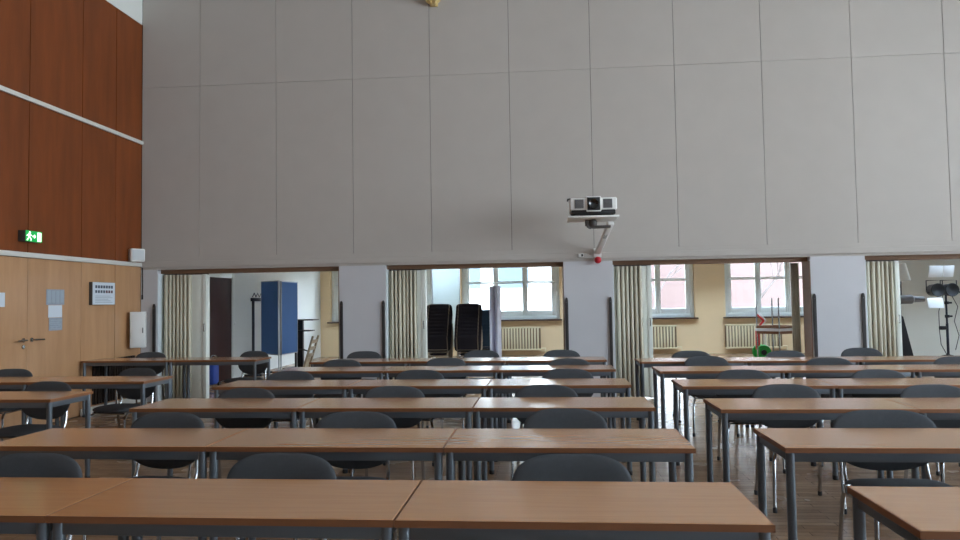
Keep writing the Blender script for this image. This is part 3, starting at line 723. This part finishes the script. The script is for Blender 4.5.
# ------------------------------------------------------------------ side room, third opening
t = thing('hand_truck', 'red and white hand truck with green wheels beyond the third opening', 'hand truck', (4.98, 17.6, 0))
for sx in (-1, 1):
    MB().lathe([(.06, -.03), (.12, -.035), (.165, -.03), (.178, 0), (.165, .03), (.12, .035), (.06, .03)], Matrix.Translation((0, sx * .15, .178)) @ Matrix.Rotation(R(90), 4, 'X'), 24).build('wheel', M['green_rim'], t)
MB().lathe([(.062, -.2), (.062, .2)], Matrix.Translation((0, 0, .178)) @ Matrix.Rotation(R(90), 4, 'X'), 14).build('axle', M['black'], t)
MB().box(-.13, -.035, -.03, .02, .22, .72, bev=.01).build('red_rail', M['red_tube'], t)
MB().tube([(.1, 0, .2), (.1, 0, .72), (.08, 0, .75)], .014, 8).tube([(.06, 0, .2), (.06, 0, .7)], .012, 8).build('white_rail', M['white'], t)
MB().tube([(-.09, 0, .72), (.06, 0, .9), (.05, 0, .93), (-.09, 0, 1.06)], .026, 8).build('grip_frame', M['red_tube'], t)
MB().tube([(-.03, -.01, .72), (.11, -.01, .9), (.1, -.01, .93), (-.01, -.01, 1.06)], .016, 8).build('grip_frame', M['white'], t)
MB().box(-.15, .15, -.22, -.02, .02, .035, bev=.004).build('toe_plate', M['grey'], t)
def small_table(name, label, loc, rz, up, zt, legc):
    t = thing(name, label, 'table', loc, rz, 'small square tables stacked in the side room')
    L = .69
    if up: MB().box(-.31, .31, -.31, .31, zt - .028, zt, bev=.003).build('tabletop', M['white'], t); z0, z1, fz = 0, zt - .028, zt - .06
    else: MB().box(-.31, .31, -.31, .31, 0, .028, bev=.003).build('tabletop', M['white'], t); z0, z1, fz = .028, .7, .06
    b = MB()
    for s_ in (-1, 1):
        b.box(-.28, .28, s_ * .285 - .01, s_ * .285 + .01, fz - .03, fz + .03); b.box(s_ * .285 - .01, s_ * .285 + .01, -.28, .28, fz - .03, fz + .03)
    b.build('frame', M['edge'], t, smooth=False)
    for sx in (-1, 1):
        for sy in (-1, 1):
            MB().lathe([(.016, z0), (.016, z1)], Matrix.Translation((sx * .28, sy * .28, 0)), 12).build('leg', M['chrome'], t)
    return t
small_table('square_table', 'lower small square table standing upright behind the green-wheeled hand truck', (5.06, 16.75, 0), R(38), True, .735, 0)
small_table('square_table', 'upturned small square table with chrome legs in the air, on another table', (5.06, 16.75, .7355), R(38), False, 0, 0)
# ------------------------------------------------------------------ side room, fourth opening: stage lights
t = thing('stage_light_stand', 'tripod with a crossbar of black stage lamps and white barn doors', 'stage light stand', (8.29, 16.0, 0))
MB().tube([(0, 0, .12), (0, 0, .85)], .026, 10).tube([(0, 0, .85), (0, 0, 1.5)], .02, 10).build('pole', M['navy'], t)
for an in (0, 120, 240):
    c, s_ = math.cos(R(an + 8)), math.sin(R(an + 8)); MB().tube([(0, 0, .2), (c * .12, s_ * .12, .17), (c * .42, s_ * .42, .012)], .016, 8).build('leg', M['black'], t)
for z in (1.28, 1.0): MB().lathe([(.045, -.03), (.045, .03)], Matrix.Translation((.01, 0, z)), 12).box(.03, .11, -.02, .02, z - .02, z + .02, bev=.008).build('clamp_knob', M['black'], t)
MB().box(-.15, -.02, -.05, .05, .72, .8, bev=.02, mtx=None).build('cable_box', M['black'], t)
MB().tube([(-.35, 0, 1.5), (.9, 0, 1.5)], .018, 10).build('crossbar', M['navy'], t)
def can(x, z):
    MB().lathe([(.1, -.16), (.12, -.13), (.13, .1), (.14, .12), (.13, .13), (.02, .09)], Matrix.Translation((x, -.02, z)) @ Matrix.Rotation(R(90), 4, 'X'), 20).build('lamp_can', M['black'], t)
    b = MB()
    b.tube([(x - .16, 0, z), (x - .16, 0, z + .2), (x + .16, 0, z + .2), (x + .16, 0, z)], .012, 8); b.build('yoke', M['black'], t)
for x in (-.22, .06, .75): can(x, 1.55 if x < .7 else 1.6)
def door(x, z, w, h, tilt, ry=0):
    b = MB().box(-w / 2, w / 2, -.006, .006, -h / 2, h / 2, bev=.002, mtx=Matrix.Translation((x, -.18, z)) @ Matrix.Rotation(R(tilt), 4, 'X') @ Matrix.Rotation(R(ry), 4, 'Y'))
    b.build('barn_door', M['white'], t)
door(-.27, 1.93, .27, .24, 15); door(-.02, 1.93, .2, .24, 15); door(-.3, 1.28, .3, .22, -15); door(.75, 1.95, .3, .28, 15); door(.8, 1.3, .25, .25, -15); door(.5, 1.78, .12, .22, 0, 20)
MB().tube([(.08, -.05, 1.45), (.2, -.05, 1.2), (.12, -.05, .9), (.2, -.05, .6), (.12, -.05, .3)], .008, 6).tube([(-.08, -.05, 1.45), (-.18, -.05, 1.1), (-.18, -.05, .7), (-.16, -.05, .42), (-.05, -.05, .2)], .008, 6).build('cable', M['black'], t)
t = thing('spotlight', 'grey spotlight with a white hood behind the rightmost folding partition', 'spotlight', (6.68, 14.5, 0))
MB().tube([(0, 0, .03), (0, 0, 1.5)], .02, 10).build('pole', M['black'], t)
MB().lathe([(.26, 0), (.26, .02), (.03, .05)], Matrix.Identity(4), 20).build('base', M['black'], t)
MB().lathe([(.06, -.2), (.085, -.18), (.085, .12), (.06, .15), (.05, .34)], Matrix.Translation((.08, -.03, 1.37)) @ Matrix.Rotation(R(90), 4, 'Y'), 18).build('lamp_barrel', M['grey'], t)
MB().lathe([(.12, 0), (.125, .01), (.05, .34), (.02, .35)], Matrix.Translation((.08, 0, 1.72)), 20).build('white_hood', M['cone'], t)
MB().box(-.12, .02, -.06, .06, 1.45, 1.75, bev=.015).build('housing', M['dark_grey'], t)
t = thing('equipment_case', 'dark tapered equipment case on the floor behind the rightmost partition', 'case', (6.22, 13.9, 0))
MB().prism([(-.3, .03), (.36, .03), (.14, 1.06), (.1, 1.1), (-.3, 1.1)], lambda s, z, d: (s, d, z), -.2, .2).build('body', M['maroon'] if False else M['black'], t)
MB().tube([(-.1, 0, 1.1), (-.1, 0, 1.14), (.02, 0, 1.14), (.02, 0, 1.1)], .012, 8).build('carry_handle', M['grey'], t)
for sx in (-.22, .28): MB().box(sx - .03, sx + .03, -.15, .15, 0, .032, bev=.005).build('foot', M['cap'], t)

# ------------------------------------------------------------------ outside the rear windows
struct(MB().box(-60, 60, YR + .3, 90, -3.3, -3.1).build('ground', M['ground'], smooth=False))
t = thing('red_roofed_house', 'house with a pale red tiled roof and skylights outside the right-hand windows', 'house', (14.5, 46, -3.1))
MB().box(-9.5, 14, -6, 6, 0, 3.9).build('wall', M['facade'], t, smooth=False)
MB().prism([(-6.6, 3.9), (6.6, 3.9), (0, 9.6)], lambda s, z, d: (d, s, z), -10, 14.5).build('roof', M['roof'], t, smooth=False)
MB().tube([(-10, -6.65, 3.95), (14.5, -6.65, 3.95)], .12, 8).build('gutter', M['facade_blue'], t)
for x in (-6.2, -5.4): MB().box(-.5, .5, -.04, .06, -.45, .45, mtx=Matrix.Translation((x, -5.0, 5.42)) @ Matrix.Rotation(R(-49), 4, 'X')).build('skylight', M['facade_blue'], t, smooth=False)
t = thing('white_house', 'white rendered building outside the middle window', 'house', (-5, 38, -3.1))
MB().box(-9, 5.2, -5, 5, 0, 10.5).build('wall', M['facade'], t, smooth=False)
MB().box(5.2, 6.4, -5.1, 5, 0, 10.5).build('brick_pier', M['brick'], t, smooth=False)
for k in range(6): MB().box(-8.2 + k * 2.2, -6.8 + k * 2.2, -5.06, -4.98, 5.15, 7.2).build('window', M['facade_blue'], t, smooth=False)
MB().prism([(-5.6, 10.5), (5.6, 10.5), (0, 14)], lambda s, z, d: (d, s, z), -9.5, 6.6).build('roof', M['roof'], t, smooth=False)
def tree(x, y, label, seed):
    rnd = random.Random(seed); t = thing('bare_tree', label, 'tree', (x, y, -3.1), group='bare trees outside the windows')
    b = MB()
    def br(p, d, L, r, lv):
        q_ = p + d * L; b.tube([p, (p + q_) / 2 + Vector((rnd.uniform(-.05, .05), 0, rnd.uniform(-.03, .05))) * L, q_], [r, r * .8, r * .6], 6)
        if lv > 0:
            for k in range(3):
                nd = (d + Vector((rnd.uniform(-.8, .8), rnd.uniform(-.8, .8), rnd.uniform(-.1, .5)))).normalized(); br(p + d * L * rnd.uniform(.55, 1), nd, L * .7, r * .55, lv - 1)
    MB().tube([(0, 0, 0), (.1, 0, 2), (0, .1, 3.6)], [.13, .1, .075], 8).build('trunk', M['bark'], t)
    br(Vector((0, .1, 3.5)), Vector((.1, 0, 1)).normalized(), 1.7, .06, 4)
    b.build('branch', M['bark'], t)
tree(7.6, 27, 'bare tree with forked branches outside the far right window', 3)
tree(4.0, 28, 'slender bare tree outside the window beside the third partition', 9)

# ------------------------------------------------------------------ light: overcast sky through the windows and the added rooflights
w = bpy.data.worlds.new('overcast_sky'); scn.world = w; w.use_nodes = True
nt = w.node_tree; bg = nt.nodes['Background']
tc = nt.nodes.new('ShaderNodeTexCoord'); sp = nt.nodes.new('ShaderNodeSeparateXYZ'); rp = nt.nodes.new('ShaderNodeValToRGB')
nt.links.new(tc.outputs['Generated'], sp.inputs[0]); nt.links.new(sp.outputs['Z'], rp.inputs['Fac'])
rp.color_ramp.elements[0].color = (.79, .91, 1, 1); rp.color_ramp.elements[1].color = (.56, .76, 1, 1)
nt.links.new(rp.outputs['Color'], bg.inputs['Color']); bg.inputs['Strength'].default_value = 9.0
def portal(name, loc, rot, sx, sy):
    l = bpy.data.lights.new(name, 'AREA'); l.shape = 'RECTANGLE'; l.size = sx; l.size_y = sy; l.cycles.is_portal = True
    o = bpy.data.objects.new(name, l); COL.objects.link(o); o.location = loc; o.rotation_euler = rot
for a, c in WR: portal('sky_portal', ((a + c) / 2, YR + .35, 1.84), (R(-90), 0, 0), c - a, 1.8)
for a, c in HW: portal('sky_portal', (XR + .35, (a + c) / 2, 3.18), (0, R(90), 0), 4.5, c - a)
for a, c, SY0, SY1 in ADDED_ROOFLIGHTS: portal('sky_portal', ((a + c) / 2, (SY0 + SY1) / 2, 3.4), (0, 0, 0), c - a, SY1 - SY0)

# ------------------------------------------------------------------ camera
F, YAW, PIT, ROL, CZ = 726.676, -.0911241, .0441413, -.0152165, 1.44255
fw = Vector((math.sin(YAW) * math.cos(PIT), math.cos(YAW) * math.cos(PIT), math.sin(PIT)))
rt = Vector((math.cos(YAW), -math.sin(YAW), 0)); up = rt.cross(fw)
r2 = math.cos(ROL) * rt + math.sin(ROL) * up; u2 = -math.sin(ROL) * rt + math.cos(ROL) * up
cd = bpy.data.cameras.new('camera'); cam = bpy.data.objects.new('camera', cd); COL.objects.link(cam)
mw = Matrix.Identity(4)
for i in range(3): mw[i][0], mw[i][1], mw[i][2] = r2[i], u2[i], -fw[i]
mw[2][3] = CZ
cam.matrix_world = mw
cd.sensor_width = 36; cd.sensor_fit = 'HORIZONTAL'; cd.lens = F * 36 / 960; cd.clip_start = .05; cd.clip_end = 300
scn.camera = cam
vs = scn.view_settings
scn.display_settings.display_device = 'sRGB'
vs.view_transform = 'Standard'; vs.look = 'None'; vs.exposure = 1.25; vs.gamma = 1.0; vs.use_curve_mapping = False
scn.cycles.use_denoising = True
scn.cycles.max_bounces = 10; scn.cycles.diffuse_bounces = 6; scn.cycles.transparent_max_bounces = 12
scn.cycles.sample_clamp_indirect = 20.0
